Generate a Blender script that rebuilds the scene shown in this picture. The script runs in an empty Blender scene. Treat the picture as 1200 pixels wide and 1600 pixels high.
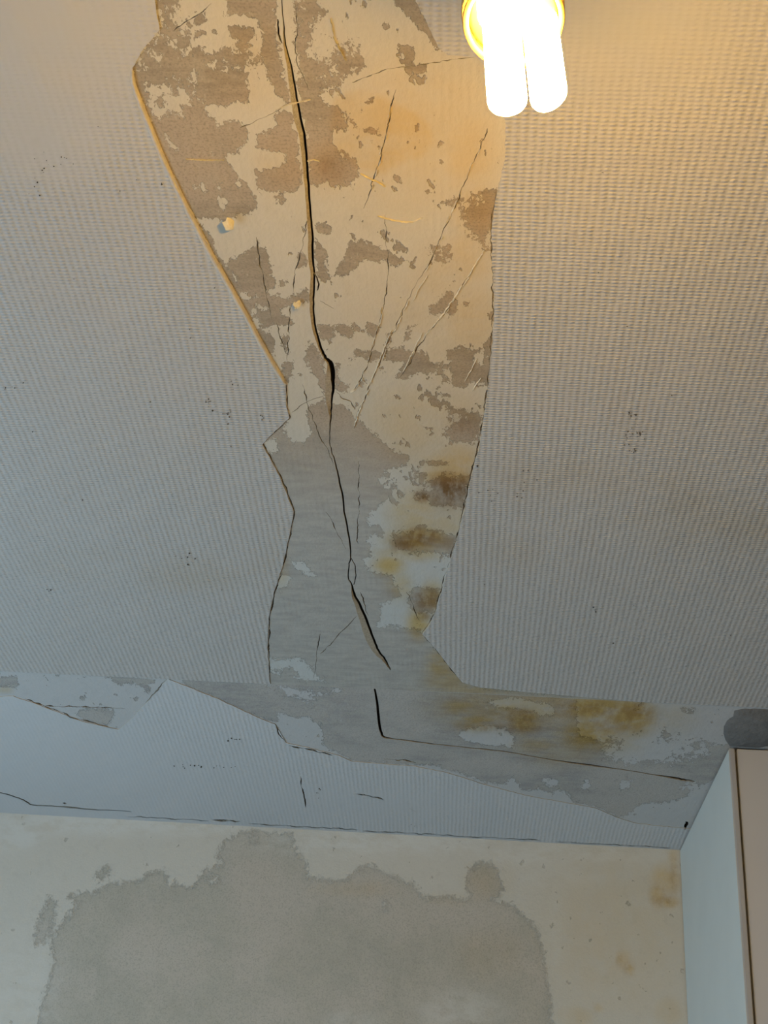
import bpy, bmesh, math, random
import numpy as np
from mathutils import Vector, Matrix
from mathutils.geometry import delaunay_2d_cdt
random.seed(7)
rng = np.random.default_rng(7)
S = bpy.context.scene
COL = S.collection

# ------------------------------------------------------------------ camera
F = 2150.0                                    # focal length in pixels of the 1200 x 1600 frame
CZ = 1.60                                     # camera height
H = 2.50                                      # ceiling height
dz = Vector((278, 3470, -2150)).normalized()  # world up seen from the camera
dy = Vector((90, -1330, -2150)); dy = (dy - dz * dy.dot(dz)).normalized()
dx = dy.cross(dz)
M = Matrix((dx, dy, dz))                      # camera -> world rotation
cam_d = bpy.data.cameras.new('camera'); cam = bpy.data.objects.new('camera', cam_d)
COL.objects.link(cam)
cam.matrix_world = Matrix.Translation((0, 0, CZ)) @ M.to_4x4()
cam_d.sensor_fit = 'VERTICAL'; cam_d.sensor_height = 24.0; cam_d.lens = F / 1600 * 24.0
cam_d.clip_start = 0.02
S.camera = cam

# ------------------------------------------------------------------ light and exposure
w = bpy.data.worlds.new('World'); S.world = w; w.use_nodes = True
bg = w.node_tree.nodes['Background']; bg.inputs[0].default_value = (0.66, 0.80, 1.0, 1); bg.inputs[1].default_value = 1.0
S.view_settings.view_transform = 'Standard'; S.view_settings.look = 'None'
S.view_settings.gamma = 1.0; S.view_settings.use_curve_mapping = False
S.view_settings.exposure = 0.0
DAY = 34.0
BULB = 530.0
def area(name, loc, rot, sx, sy, power, col):
    l = bpy.data.lights.new(name, 'AREA'); l.shape = 'RECTANGLE'; l.size = sx; l.size_y = sy
    l.energy = power; l.color = col
    o = bpy.data.objects.new(name, l); COL.objects.link(o); o.location = loc; o.rotation_euler = rot
    return o
XL, XR, YB = -1.9, 1.75, -1.7                 # side walls and the wall behind the camera
WIN = (0.6, 1.9, 0.75, 1.85)                 # window in the left wall: y0 y1 z0 z1
area('window_daylight', (XL + 0.02, (WIN[0]+WIN[1])/2, (WIN[2]+WIN[3])/2), (0, -math.pi/2, 0), WIN[3]-WIN[2]-.1, WIN[1]-WIN[0]-.1, DAY, (0.58, 0.83, 1.0))

# ------------------------------------------------------------------ projection helpers
def ray(x, y):
    return (M @ Vector((x-600, -(y-800), -F))).normalized()
def hit(x, y, plane):
    p0, n = plane['o'], plane['n']
    d = ray(x, y); c = Vector((0, 0, CZ))
    return c + d * ((p0 - c).dot(n) / d.dot(n))
def proj(P):
    v = M.transposed() @ (Vector(P) - Vector((0, 0, CZ)))
    return (600 + F * v.x / -v.z, 800 - F * v.y / -v.z)
def mkplane(o, u, v):                         # front side = u x v
    u = Vector(u).normalized(); v = Vector(v).normalized()
    return {'o': Vector(o), 'u': u, 'v': v, 'n': u.cross(v).normalized()}
def uv(P, pl): d = P - pl['o']; return (d.dot(pl['u']), d.dot(pl['v']))
def W(c, pl, off=0.0): return pl['o'] + pl['u']*c[0] + pl['v']*c[1] + pl['n']*off
# ceiling faces down: u = x, v = -y
CEIL = mkplane((0, 0, H), (1, 0, 0), (0, -1, 0))
YC = hit(600, 1077, CEIL).y                   # where the flat ceiling meets the border strip
TILT = math.radians(2.5)
BAND = mkplane((0, YC, H), (1, 0, 0), (0, -math.cos(TILT), math.sin(TILT)))
YW = hit(600, 1302, BAND).y                   # far wall
WALL = mkplane((0, YW, 0), (1, 0, 0), (0, 0, 1))
HB = H - (YW - YC) * math.tan(TILT)
def at(pts, pl): return [uv(hit(x, y, pl), pl) for x, y in pts]

# ------------------------------------------------------------------ object helpers
def obj(name, verts, faces, mat, parent=None, smooth=False):
    me = bpy.data.meshes.new(name); me.from_pydata([tuple(v) for v in verts], [], [tuple(f) for f in faces])
    me.update()
    if mat: me.materials.append(mat)
    if smooth: me.polygons.foreach_set('use_smooth', [True]*len(me.polygons))
    o = bpy.data.objects.new(name, me); COL.objects.link(o)
    if parent:
        o.parent = parent; o.matrix_parent_inverse = parent.matrix_world.inverted()
    return o
def struct(o): o['kind'] = 'structure'; return o
def tag(o, label, cat, group=None):
    o['label'] = label; o['category'] = cat
    if group: o['group'] = group
    return o
def bmobj(name, bm, mat, parent=None, smooth=False):
    me = bpy.data.meshes.new(name); bmesh.ops.recalc_face_normals(bm, faces=bm.faces); bm.to_mesh(me); bm.free()
    me.materials.append(mat)
    if smooth: me.polygons.foreach_set('use_smooth', [True]*len(me.polygons))
    o = bpy.data.objects.new(name, me); COL.objects.link(o)
    if parent: o.parent = parent
    return o
def box(bm, x0, x1, y0, y1, z0, z1, bev=0):
    r = bmesh.ops.create_cube(bm, size=1.0); vs = r['verts']
    for v in vs:
        v.co = Vector((x0 + (v.co.x+.5)*(x1-x0), y0 + (v.co.y+.5)*(y1-y0), z0 + (v.co.z+.5)*(z1-z0)))
    if bev:
        es = list({e for v in vs for e in v.link_edges})
        bmesh.ops.bevel(bm, geom=es, offset=bev, segments=2, affect='EDGES', profile=0.6)
def empty(name, loc):
    o = bpy.data.objects.new(name, None); COL.objects.link(o); o.location = loc; o.empty_display_size = .05
    bpy.context.view_layer.update(); return o

# ------------------------------------------------------------------ node helpers
def mat(name, rough=0.85, spec=0.25):
    m = bpy.data.materials.new(name); m.use_nodes = True
    n = m.node_tree.nodes; b = n['Principled BSDF']
    b.inputs['Roughness'].default_value = rough; b.inputs['Specular IOR Level'].default_value = spec
    return m, m.node_tree, b
class NT:
    def __init__(s, nt): s.nt = nt
    def new(s, t, **kw):
        n = s.nt.nodes.new(t)
        for k, v in kw.items(): setattr(n, k, v)
        return n
    def put(s, sock, v):
        if isinstance(v, bpy.types.NodeSocket): s.nt.links.new(v, sock)
        else: sock.default_value = v
    def m(s, op, a, b=0.0, c=None, clamp=False):
        n = s.new('ShaderNodeMath', operation=op); n.use_clamp = clamp
        s.put(n.inputs[0], a); s.put(n.inputs[1], b)
        if c is not None: s.put(n.inputs[2], c)
        return n.outputs[0]
    def attr(s, name): return s.new('ShaderNodeAttribute', attribute_name=name).outputs['Fac']
    def pos(s): return s.new('ShaderNodeTexCoord').outputs['Object']
    def map(s, v, scale=(1, 1, 1), loc=(0, 0, 0), rot=(0, 0, 0)):
        n = s.new('ShaderNodeMapping'); s.put(n.inputs[0], v)
        n.inputs['Scale'].default_value = scale; n.inputs['Location'].default_value = loc; n.inputs['Rotation'].default_value = rot
        return n.outputs[0]
    def noise(s, v, scale, detail=4, rough=0.55, dist=0.0):
        n = s.new('ShaderNodeTexNoise'); s.put(n.inputs['Vector'], v)
        n.inputs['Scale'].default_value = scale; n.inputs['Detail'].default_value = detail
        n.inputs['Roughness'].default_value = rough; n.inputs['Distortion'].default_value = dist
        return n.outputs['Fac']
    def ramp(s, f, a, b, lo=0.0, hi=1.0):
        n = s.new('ShaderNodeMapRange', interpolation_type='SMOOTHSTEP'); s.put(n.inputs[0], f)
        n.inputs[1].default_value = a; n.inputs[2].default_value = b; n.inputs[3].default_value = lo; n.inputs[4].default_value = hi
        return n.outputs[0]
    def mix(s, f, a, b, mode='MIX'):
        n = s.new('ShaderNodeMix', data_type='RGBA', blend_type=mode)
        s.put(n.inputs[0], f)
        for i, v in ((6, a), (7, b)):
            if isinstance(v, tuple): n.inputs[i].default_value = (*v, 1)
            else: s.put(n.inputs[i], v)
        return n.outputs[2]
    def sep(s, v):
        n = s.new('ShaderNodeSeparateXYZ'); s.put(n.inputs[0], v); return n.outputs
    def bump(s, h, dist, strength=1.0, prev=None):
        n = s.new('ShaderNodeBump'); s.put(n.inputs['Height'], h)
        n.inputs['Distance'].default_value = dist; s.put(n.inputs['Strength'], strength)
        if prev: s.put(n.inputs['Normal'], prev)
        return n.outputs[0]

# ------------------------------------------------------------------ materials
def plaster_mat(name, light, light2, sub, sub2, ribs=0.0, edge=0.0):
    """old paint skin (light) left in flakes over bare plaster (sub); the outline comes from the attribute 'lay'."""
    m, nt, b = mat(name, 0.9, 0.15); t = NT(nt)
    p = t.pos()
    lay, amp = t.attr('lay'), t.attr('amp')
    n1 = t.noise(t.map(p, (1, .65, 1)), 95, 8, 0.62)
    n1 = t.m('SUBTRACT', n1, 0.5)
    n2 = t.m('SUBTRACT', t.noise(t.map(p, (1, .6, 1), (4, 2, 0)), 330, 6, 0.7, 0.6), 0.5)
    v = t.m('ADD', lay, t.m('MULTIPLY', n1, t.m('MULTIPLY', amp, 1.15)))
    v = t.m('ADD', v, t.m('MULTIPLY', n2, t.m('MULTIPLY', amp, 0.85)))
    mask = t.ramp(v, -0.02 - edge, 0.05 + edge)
    # scraped spots inside the paint skin
    sp = t.noise(t.map(p, (1, .5, 1)), 55, 4, 0.6)
    mask = t.m('MULTIPLY', mask, t.ramp(t.m('ADD', sp, t.m('MULTIPLY', t.attr('pit'), 0.10)), 0.70, 0.675))
    cl = t.mix(t.noise(p, 9, 5), light, light2)
    cl = t.mix(t.ramp(t.noise(p, 260, 2), .35, .75), cl, tuple(c*0.94 for c in light))
    cs = t.mix(t.ramp(t.noise(t.map(p, (1, 3.5, 1)), 22, 8, .7), .36, .64), sub, sub2)
    cs = t.mix(t.ramp(t.noise(t.map(p, (1, 1, 1), (7, 7, 0)), 7, 4), .42, .62), cs, tuple(v*k for v, k in zip(sub, (1.07, 1.05, 1.07))))
    cs = t.mix(t.ramp(t.noise(t.map(p, (1, .45, 1), (2, 0, 0)), 210, 5, .75), .62, .66, 0, .8), cs, light2)
    cs = t.mix(t.ramp(t.noise(p, 420, 2), .45, .72, 0, .55), cs, tuple(c*0.72 for c in sub2))
    cs = t.mix(t.ramp(t.noise(t.map(p, (1, .3, 1)), 160, 4, .7), .60, .75, 0, .35), cs, light2)
    g = t.attr('grey')
    cs = t.mix(g, cs, t.mix(t.ramp(t.noise(t.map(p, (1, 2.5, 1)), 30, 6, .6), .3, .7), (0.43, 0.42, 0.395), (0.35, 0.34, 0.325)))
    cl = t.mix(g, cl, (0.50, 0.515, 0.51))
    c = t.mix(mask, cs, cl)
    scuff = t.ramp(t.noise(t.map(p, (1, .6, 1), (9, 1, 0)), 38, 8, .68), .52, .72, 0, .30)
    c = t.mix(scuff, c, tuple(v*0.82 for v in light2))
    pal = t.m('MULTIPLY', t.attr('pale'), t.ramp(t.noise(t.map(p, (1, .5, 2)), 26, 6, .65), .34, .62, .15, 1.0), clamp=True)
    c = t.mix(pal, c, (0.66, 0.68, 0.67))
    nz = t.noise(p, 30, 5, .6)
    och = t.m('MULTIPLY', t.attr('ochre'), t.ramp(nz, .25, .6, .55, 1.1), clamp=True)
    c = t.mix(och, c, (0.95, 0.69, 0.28), 'MULTIPLY')
    brn = t.m('MULTIPLY', t.attr('brown'), t.ramp(t.noise(t.map(p, (1, .35, 1)), 70, 6, .65), .36, .58, .15, 1.0), clamp=True)
    c = t.mix(brn, c, (0.50, 0.33, 0.17), 'MULTIPLY')
    c = t.mix(t.m('MULTIPLY', t.ramp(t.noise(t.map(p, (1, .6, 1)), 180, 3, .6), .70, .76), t.attr('pit')), c, (0.16, 0.13, 0.10))
    nt.links.new(c, b.inputs['Base Color'])
    fine = t.noise(t.map(p, (1, .5, 1)), 340, 4, .6)
    hx = t.m('SINE', t.m('MULTIPLY', t.sep(p)[0], 2*math.pi/0.0074))
    h = t.m('ADD', t.m('MULTIPLY', mask, 0.0008), t.m('MULTIPLY', fine, 0.00035))
    h = t.m('ADD', h, t.m('MULTIPLY', t.noise(p, 60, 4), 0.0007))
    h = t.m('ADD', h, t.m('MULTIPLY', t.m('MULTIPLY', hx, t.ramp(t.noise(p, 12, 3), .45, .7)), 0.00006 * ribs))
    nt.links.new(t.bump(h, 1.0), b.inputs['Normal'])
    return m
M_PLASTER = plaster_mat('ceiling_plaster', (0.56, 0.52, 0.45), (0.50, 0.46, 0.38), (0.37, 0.315, 0.245), (0.28, 0.24, 0.19), 1.0)
M_BANDPL = plaster_mat('border_plaster', (0.50, 0.51, 0.525), (0.475, 0.475, 0.475), (0.41, 0.40, 0.375), (0.33, 0.32, 0.32), 0.3)
M_WALLPL = plaster_mat('wall_plaster', (0.605, 0.60, 0.56), (0.575, 0.56, 0.51), (0.475, 0.46, 0.41), (0.43, 0.42, 0.375), 0.0, 0.45)

def paper_mat(name, base, base2, stren=1.0):
    m, nt, b = mat(name, 0.62, 0.3); t = NT(nt)
    p = t.pos()
    wob = t.noise(p, 28, 3); wob2 = t.noise(t.map(p, (1, 1, 1), (3, 5, 0)), 45, 3)
    x, y, z = t.sep(p)
    px = t.m('ADD', x, t.m('MULTIPLY', wob, 0.0035)); py = t.m('ADD', y, t.m('MULTIPLY', wob2, 0.0030))
    a = t.m('MULTIPLY', px, 2*math.pi/0.0074); c_ = t.m('MULTIPLY', py, 2*math.pi/0.0047)
    rib = t.m('ADD', t.m('MULTIPLY', t.m('SINE', a), .5), .5)
    row = t.m('POWER', t.m('ADD', t.m('MULTIPLY', t.m('SINE', c_), .5), .5), 0.7)
    # weave: the cross threads pass over the ribs
    h = t.m('ADD', t.m('MULTIPLY', rib, 0.00014), t.m('MULTIPLY', t.m('MULTIPLY', row, t.m('ADD', rib, .6)), 0.00050))
    h = t.m('MULTIPLY', h, t.ramp(t.noise(p, 150, 3), .2, .7, .55, 1.25))
    h = t.m('MULTIPLY', h, t.attr('weave'))
    h = t.m('ADD', h, t.m('MULTIPLY', t.noise(p, 14, 3), 0.003))
    nt.links.new(t.bump(h, stren), b.inputs['Normal'])
    c = t.mix(t.noise(p, 3.5, 4), base, base2)
    st = t.m('MULTIPLY', t.attr('ochre'), t.ramp(t.noise(p, 6, 5), .3, .65), clamp=True)
    c = t.mix(st, c, (0.86, 0.72, 0.50), 'MULTIPLY')
    nt.links.new(c, b.inputs['Base Color'])
    return m
M_PAPER = paper_mat('ribbed_wallpaper', (0.475, 0.463, 0.455), (0.45, 0.44, 0.435))
M_PAPERB = paper_mat('border_wallpaper', (0.54, 0.555, 0.58), (0.52, 0.54, 0.565), 0.8)

def plain(name, col, rough=0.7, spec=0.3, nscale=40, namt=0.12, bumpd=0.0):
    m, nt, b = mat(name, rough, spec); t = NT(nt)
    c = t.mix(t.ramp(t.noise(t.pos(), nscale, 4), .3, .7), col, tuple(v*(1-namt) for v in col))
    nt.links.new(c, b.inputs['Base Color'])
    if bumpd: nt.links.new(t.bump(t.noise(t.pos(), nscale*3, 4), bumpd), b.inputs['Normal'])
    return m
M_CRACK = plain('crack_shade', (0.075, 0.06, 0.05), 0.95, 0.05, 200, .4)  # near-black colour adds the shade deep inside the cracks
M_HAIR = plain('fine_crack_depth', (0.30, 0.26, 0.21), 0.95, 0.05, 200, .3)
M_BEVEL = plain('broken_plaster', (0.47, 0.42, 0.34), 0.95, 0.05, 300, .25, .0008)
M_SEAM = plain('dry_filler', (0.66, 0.60, 0.49), 0.9, 0.1, 300, .15, .0006)
M_SPECK = plain('mould_speck', (0.10, 0.09, 0.08), 0.95, 0.05, 200, .3)
M_LIP = plain('paper_edge', (0.56, 0.51, 0.43), 0.8, 0.15, 200, .15)
M_FLAKE = plain('paint_flake', (0.78, 0.70, 0.52), 0.8, 0.2, 200, .1)
M_FILL = plain('grey_cement', (0.18, 0.18, 0.18), 0.95, 0.1, 45, .14, .002)
M_BOARD = plain('pale_painted_board', (0.535, 0.56, 0.545), 0.5, 0.3, 12, .03)
M_EDGE = plain('board_edge', (0.42, 0.44, 0.485), 0.55, 0.3, 12, .04)
M_DOOR = plain('door_panel', (0.55, 0.58, 0.65), 0.45, 0.35, 8, .02)
M_PAINTW = plain('wall_paint', (0.60, 0.585, 0.55), 0.85, 0.2, 6, .05)
M_FLOOR = plain('floor_boards', (0.20, 0.19, 0.18), 0.6, 0.3, 5, .2)
M_WHITE = plain('window_white', (0.75, 0.75, 0.73), 0.4, 0.4, 10, .03)
M_COLLAR = plain('glare_yellow_plastic', (0.40, 0.24, 0.05), 0.45, 0.4, 10, .03)  # cream plastic, coloured orange-yellow for the warm glare of the lit tubes
def glass():
    m, nt, b = mat('window_glass', 0.0, 0.5); b.inputs['Transmission Weight'].default_value = 1.0
    b.inputs['Base Color'].default_value = (.97, .99, 1, 1); return m
M_GLASS = glass()
def glow():
    m, nt, b = mat('lit_lamp_tube', 0.3)
    b.inputs['Base Color'].default_value = (0.9, 0.85, 0.75, 1)
    b.inputs['Emission Color'].default_value = (1.0, 0.55, 0.085, 1); b.inputs['Emission Strength'].default_value = BULB
    return m
M_GLOW = glow()

# ------------------------------------------------------------------ fields traced over the surfaces
def sdist(P, poly):
    """signed distance of points P (N,2) to a polygon: negative inside"""
    poly = np.array(poly, float); n = len(poly)
    d = np.full(len(P), 1e9); ins = np.zeros(len(P), bool)
    for i in range(n):
        a, b = poly[i], poly[(i+1) % n]
        e = b - a; w_ = P - a
        tt = np.clip((w_ @ e) / max(e @ e, 1e-9), 0, 1)
        q = w_ - tt[:, None] * e
        d = np.minimum(d, (q*q).sum(1))
        if a[1] != b[1]:
            c = ((a[1] <= P[:, 1]) & (b[1] > P[:, 1])) | ((b[1] <= P[:, 1]) & (a[1] > P[:, 1]))
            xi = a[0] + (P[:, 1]-a[1]) * (b[0]-a[0]) / (b[1]-a[1])
            ins ^= c & (P[:, 0] < xi)
    d = np.sqrt(d); d[ins] *= -1
    return d
def layfield(P, ops, start=60.0):
    f = np.full(len(P), start)
    for kind, poly in ops:
        s = sdist(P, poly) if len(poly[0]) == 2 else (np.hypot(P[:, 0]-poly[0][0], P[:, 1]-poly[0][1]) - poly[0][2])
        f = np.minimum(f, s) if kind == 'D' else np.maximum(f, -s)
    return np.clip(f, -20, 20) / 10
def soft(P, blobs):
    f = np.zeros(len(P))
    for cx, cy, rx, ry, a in blobs:
        q = ((P[:, 0]-cx)/rx)**2 + ((P[:, 1]-cy)/ry)**2
        f = np.maximum(f, a*np.exp(-q**1.5))
    return f
def zone(P, polys, soft_px=8):
    f = np.zeros(len(P))
    for poly, a in polys:
        f = np.maximum(f, a*np.clip(0.5 - sdist(P, poly)/soft_px, 0, 1))
    return f

def inpoly(P, poly): return sdist(P, poly) < 0
def surface(name, pl, outline, grid, mat_, fields, holes=(), parent=None, off=0.0, jag=0.0):
    """flat sheet on plane pl. outline: 2D plane coords. grid: (x0,x1,y0,y1,step) screen spacing of the inner points"""
    pts = [tuple(p) for p in outline]; n0 = len(pts)
    edges = [(i, (i+1) % n0) for i in range(n0)]
    poly = np.array(pts)
    hp = []
    for h in holes:
        k = len(pts); pts += [tuple(p) for p in h]; m_ = len(h)
        edges += [(k+i, k+(i+1) % m_) for i in range(m_)]
        hp.append(np.array(h))
    x0, x1, y0, y1, st = grid
    gx, gy = np.meshgrid(np.arange(x0, x1, st), np.arange(y0, y1, st)); gx = gx.ravel().astype(float); gy = gy.ravel().astype(float)
    gx += rng.uniform(-.2, .2, len(gx))*st; gy += rng.uniform(-.2, .2, len(gx))*st
    G = np.array(at(list(zip(gx, gy)), pl))
    keep = sdist(G, poly) < -0.001
    for h in hp:
        bb = (G[:, 0] > h[:, 0].min()-.002) & (G[:, 0] < h[:, 0].max()+.002) & (G[:, 1] > h[:, 1].min()-.002) & (G[:, 1] < h[:, 1].max()+.002)
        idx = np.where(bb & keep)[0]
        if len(idx): keep[idx[sdist(G[idx], h) < 0.0008]] = False
    pts += [tuple(p) for p in G[keep]]
    r = delaunay_2d_cdt([Vector(p) for p in pts], edges, [], 0, 1e-7)
    V = np.array([tuple(v) for v in r[0]]); Fc = np.array([f for f in r[2] if len(f) == 3])
    cen = V[Fc].mean(1)
    ok = sdist(cen, poly) < 0
    for h in hp:
        bb = ok & (cen[:, 0] > h[:, 0].min()) & (cen[:, 0] < h[:, 0].max()) & (cen[:, 1] > h[:, 1].min()) & (cen[:, 1] < h[:, 1].max())
        idx = np.where(bb)[0]
        if len(idx): ok[idx[sdist(cen[idx], h) < 0]] = False
    Fc = Fc[ok]
    a = V[Fc[:, 1]] - V[Fc[:, 0]]; b_ = V[Fc[:, 2]] - V[Fc[:, 0]]
    flip = (a[:, 0]*b_[:, 1] - a[:, 1]*b_[:, 0]) < 0
    Fc[flip] = Fc[flip][:, ::-1]
    P3 = [W(v, pl, off) for v in V]
    o = obj(name, P3, Fc.tolist(), mat_, parent)
    SP = np.array([proj(p) if (M.transposed() @ (p - Vector((0, 0, CZ)))).z < -0.1 else (1e4, -1e4) for p in P3])
    for k, fn in fields.items():
        at_ = o.data.attributes.new(k, 'FLOAT', 'POINT'); at_.data.foreach_set('value', np.asarray(fn(SP), dtype=np.float32))
    return o
def solid_edge(name, loop, pl, o0, o1, mat_, parent, closed=True):
    """thin side wall along a 2D line between two offsets"""
    n = len(loop); vs = [W(p, pl, o0) for p in loop] + [W(p, pl, o1) for p in loop]
    fs = [(i, (i+1) % n, n+(i+1) % n, n+i) for i in range(n if closed else n-1)]
    return obj(name, vs, fs, mat_, parent)
def jagged(pts, step=5.0, amp=0.8, seed=1):
    r = random.Random(seed); out = []
    for (x0, y0), (x1, y1) in zip(pts[:-1], pts[1:]):
        L = math.hypot(x1-x0, y1-y0); n = max(1, int(L/step))
        for i in range(n):
            t = i/n; a = amp if (i or out) else 0
            out.append((x0+(x1-x0)*t + r.uniform(-a, a), y0+(y1-y0)*t + r.uniform(-a, a)*.6))
    out.append(pts[-1]); return out
def smooth_line(pts, sub=4):
    """Catmull-Rom through n-tuples"""
    P = [pts[0]] + list(pts) + [pts[-1]]; out = []
    for i in range(1, len(P)-2):
        for k in range(sub):
            t = k/sub; out.append(tuple(0.5*((2*b) + (-a+c)*t + (2*a-5*b+4*c-d)*t*t + (-a+3*b-3*c+d)*t**3) for a, b, c, d in zip(P[i-1], P[i], P[i+1], P[i+2])))
    out.append(tuple(pts[-1])); return out

# ------------------------------------------------------------------ outlines read off the photograph (frame pixels)
LEFT_EDGE = [(243, 0), (246, 25), (250, 45), (226, 73), (207, 105), (212, 130), (223, 160), (235, 190), (262, 255), (290, 313), (330, 390), (370, 460),
             (400, 515), (425, 560), (440, 585), (447, 600), (447, 632), (452, 652), (430, 672), (410, 693), (420, 712), (440, 750), (459, 798), (455, 820),
             (445, 870), (438, 895), (428, 925), (420, 965), (418, 1010), (421, 1062)]
LEFT_CREASE = [(421, 1062), (370, 1060), (310, 1059), (240, 1056), (120, 1051), (0, 1049), (-60, 1047)]
RIGHT_EDGE = [(650, 0), (664, 28), (678, 58), (686, 74), (700, 84), (745, 88), (775, 120), (789, 170), (790, 215), (788, 255), (778, 292), (772, 330), (768, 360), (770, 420), (772, 480), (770, 530), (765, 575),
              (760, 620), (755, 660), (748, 700), (735, 748), (727, 790), (716, 835), (704, 875), (692, 915), (682, 950), (672, 975), (660, 990)]
RIGHT_LOW = [(660, 990), (680, 1012), (700, 1038), (722, 1065), (750, 1073), (820, 1080), (900, 1087), (1000, 1095), (1100, 1103), (1200, 1109), (1260, 1113)]

# -- cracks: nodes (x, y, width, bevel on the left)
C1 = [(441, -60, 1.5, 0), (440, 0, 1.5, 0), (443, 35, 1.8, 0), (446, 70, 2.5, 2), (455, 104, 3.2, 5), (462, 145, 3.6, 7), (468, 178, 4.2, 8), (475, 210, 4.5, 6), (479, 250, 4, 5), (482, 290, 4, 4), (485, 330, 3.6, 4),
      (488, 365, 3.6, 5), (489, 405, 3.8, 5), (491, 428, 3.2, 4), (490, 460, 3, 5), (490, 490, 3, 4), (495, 520, 3.6, 3), (502, 545, 4.4, 1), (509, 560, 5.5, 0), (517, 569, 8, 2), (520, 590, 7, 8), (520, 612, 4, 10), (518, 632, 2.5, 6), (517, 655, 1.6, 1), (515, 684, 1.3, 0), (518, 705, 1.5, 0),
      (524, 722, 2, 0), (528, 742, 2.4, 0), (534, 768, 2.8, 0), (538, 800, 2.6, 0), (545, 840, 2.6, 0), (548, 868, 2, 0), (545, 884, 1.8, 0), (544, 902, 1.8, 0), (550, 915, 2.5, 0), (553, 928, 4, 2), (562, 945, 4.5, 5), (573, 970, 4.5, 8), (584, 1000, 4, 9), (592, 1018, 4, 5), (602, 1031, 3.5, 2), (610, 1047, 1.5, 0)]
C2 = [(549, 872, 1.2, 0), (555, 886, 1.5, 0), (555.5, 903, 1.5, 0), (552.5, 914, 1.2, 0)]
C3 = [(434, 30, 2, 0), (435, 50, 3, 0), (438, 62, 2.6, 0), (441, 68, 1, 0)]
C4 = [(491, 427, 1.5, 0), (496, 436, 2.2, 0), (498, 447, 2.5, 0), (495, 455, 1, 0)]
L1 = [(584, 1066, 2, 0), (588, 1090, 3.5, 0), (591, 1118, 4.2, 0), (595, 1142, 4, 0), (601, 1152, 3, 0), (620, 1155, 1.6, 0), (640, 1157.5, 2, 0), (665, 1161, 1.8, 0), (720, 1167, 1.3, 0), (760, 1171, 1.8, 0), (800, 1176, 1.4, 0),
      (850, 1185, 1.2, 0), (890, 1191, 2.2, 0), (925, 1196, 2.6, 0), (970, 1202, 1.4, 0), (1020, 1210, 1.4, 0), (1055, 1216, 3.4, 0), (1072, 1219, 3, 0), (1085, 1221, 1, 0)]
HAIR = [
 [(618, 140), (612, 165), (603, 210), (593, 250), (583, 280), (575, 310), (568, 326)],
 [(602, 335), (603, 370), (606, 400), (606, 430), (604, 450), (598, 480), (592, 510), (583, 540), (575, 570), (565, 590), (555, 608), (547, 613)],
 [(762, 200), (750, 230), (735, 265), (722, 295), (712, 322), (700, 345), (688, 375), (675, 403), (660, 430), (650, 445), (640, 462), (630, 485), (618, 512), (610, 528), (602, 545), (592, 570), (580, 597), (570, 620), (560, 645), (553, 670)],
 [(738, 425), (715, 455), (700, 482), (683, 504), (665, 525), (650, 547), (640, 567), (625, 590)],
 [(745, 89), (700, 94), (650, 103), (605, 108), (570, 121), (550, 129)],
 [(455, 128+30), (430, 175), (400, 190), (375, 200)],
 [(482, 340), (470, 395), (460, 430), (459, 460)],
 [(453, 478), (450, 530), (449, 565)],
 [(400, 370), (410, 430), (418, 465), (425, 500)], [(432, 505), (440, 530), (446, 552)],
 [(456, 644), (480, 628), (508, 617)],
 [(473, 600), (482, 635), (495, 670), (512, 705), (521, 725)],
 [(510, 800), (524, 828), (541, 858)],
 [(557, 963), (540, 982), (522, 1000), (500, 1022)],
 [(562, 925), (568, 942), (576, 962)],
 [(462, 5), (465, 40), (461, 70), (464, 95), (482, 140)],
 [(330, 5), (312, 22), (290, 35), (272, 48)],
 [(560, 720), (561, 780), (559, 850)],
 [(525, 612), (535, 622), (548, 628), (556, 640)],
 [(500, 470), (510, 474), (521, 482)],
 [(635, 925), (645, 945), (655, 970)],
 [(501, 990), (494, 1030), (490, 1060)],
]
SEAMS = [  # raised light lines: dry filler standing proud
 ([(757, 390), (748, 405), (738, 420), (733, 430)], 2.2), ([(722, 446), (712, 462), (700, 480), (687, 499)], 3.2),
 ([(660, 520), (650, 540), (640, 560), (633, 575)], 2.0), ([(612, 515), (600, 545), (588, 575), (578, 600)], 2.0),
 ([(570, 622), (560, 645), (553, 668)], 2.2), ([(563, 271), (576, 278), (590, 284), (602, 291)], 2.0),
 ([(590, 337), (605, 342), (625, 346), (645, 347), (660, 340)], 1.8), ([(547, 614), (556, 608), (562, 596)], 2.0),
 ([(430, 172), (447, 164), (465, 160), (486, 155)], 2.0), ([(745, 560), (735, 580), (726, 595)], 1.6), ([(752, 590), (744, 600), (738, 610)], 1.6),
 ([(516, 28), (522, 60), (540, 95)], 1.0), ([(668, 430), (655, 450), (645, 470)], 1.6),
 ([(290, 248), (320, 250), (350, 250)], 1.2), ([(480, 251), (490, 249), (500, 252)], 1.6),
]

_r = random.Random(77)
for _k, _a, _b in ((1, 5, 12), (2, 1, 18), (3, 0, 8), (0, 1, 6)):      # crumbs of paint raised along the diagonal cracks
    _p = HAIR[_k][_a:_b]
    for (xa, ya), (xb, yb) in zip(_p[:-1], _p[1:]):
        L_ = math.hypot(xb-xa, yb-ya); t0 = 0.0
        while t0 < L_ - 5:
            ln = _r.uniform(4, 13)
            if _r.random() < .72:
                o_ = _r.choice((-1.9, -1.5, 1.6)); f0, f1 = t0/L_, min(1, (t0+ln)/L_)
                SEAMS.append(([(xa+(xb-xa)*f0+o_, ya+(yb-ya)*f0), (xa+(xb-xa)*f1+o_, ya+(yb-ya)*f1)], _r.uniform(1.2, 2.8)))
            t0 += ln

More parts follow.
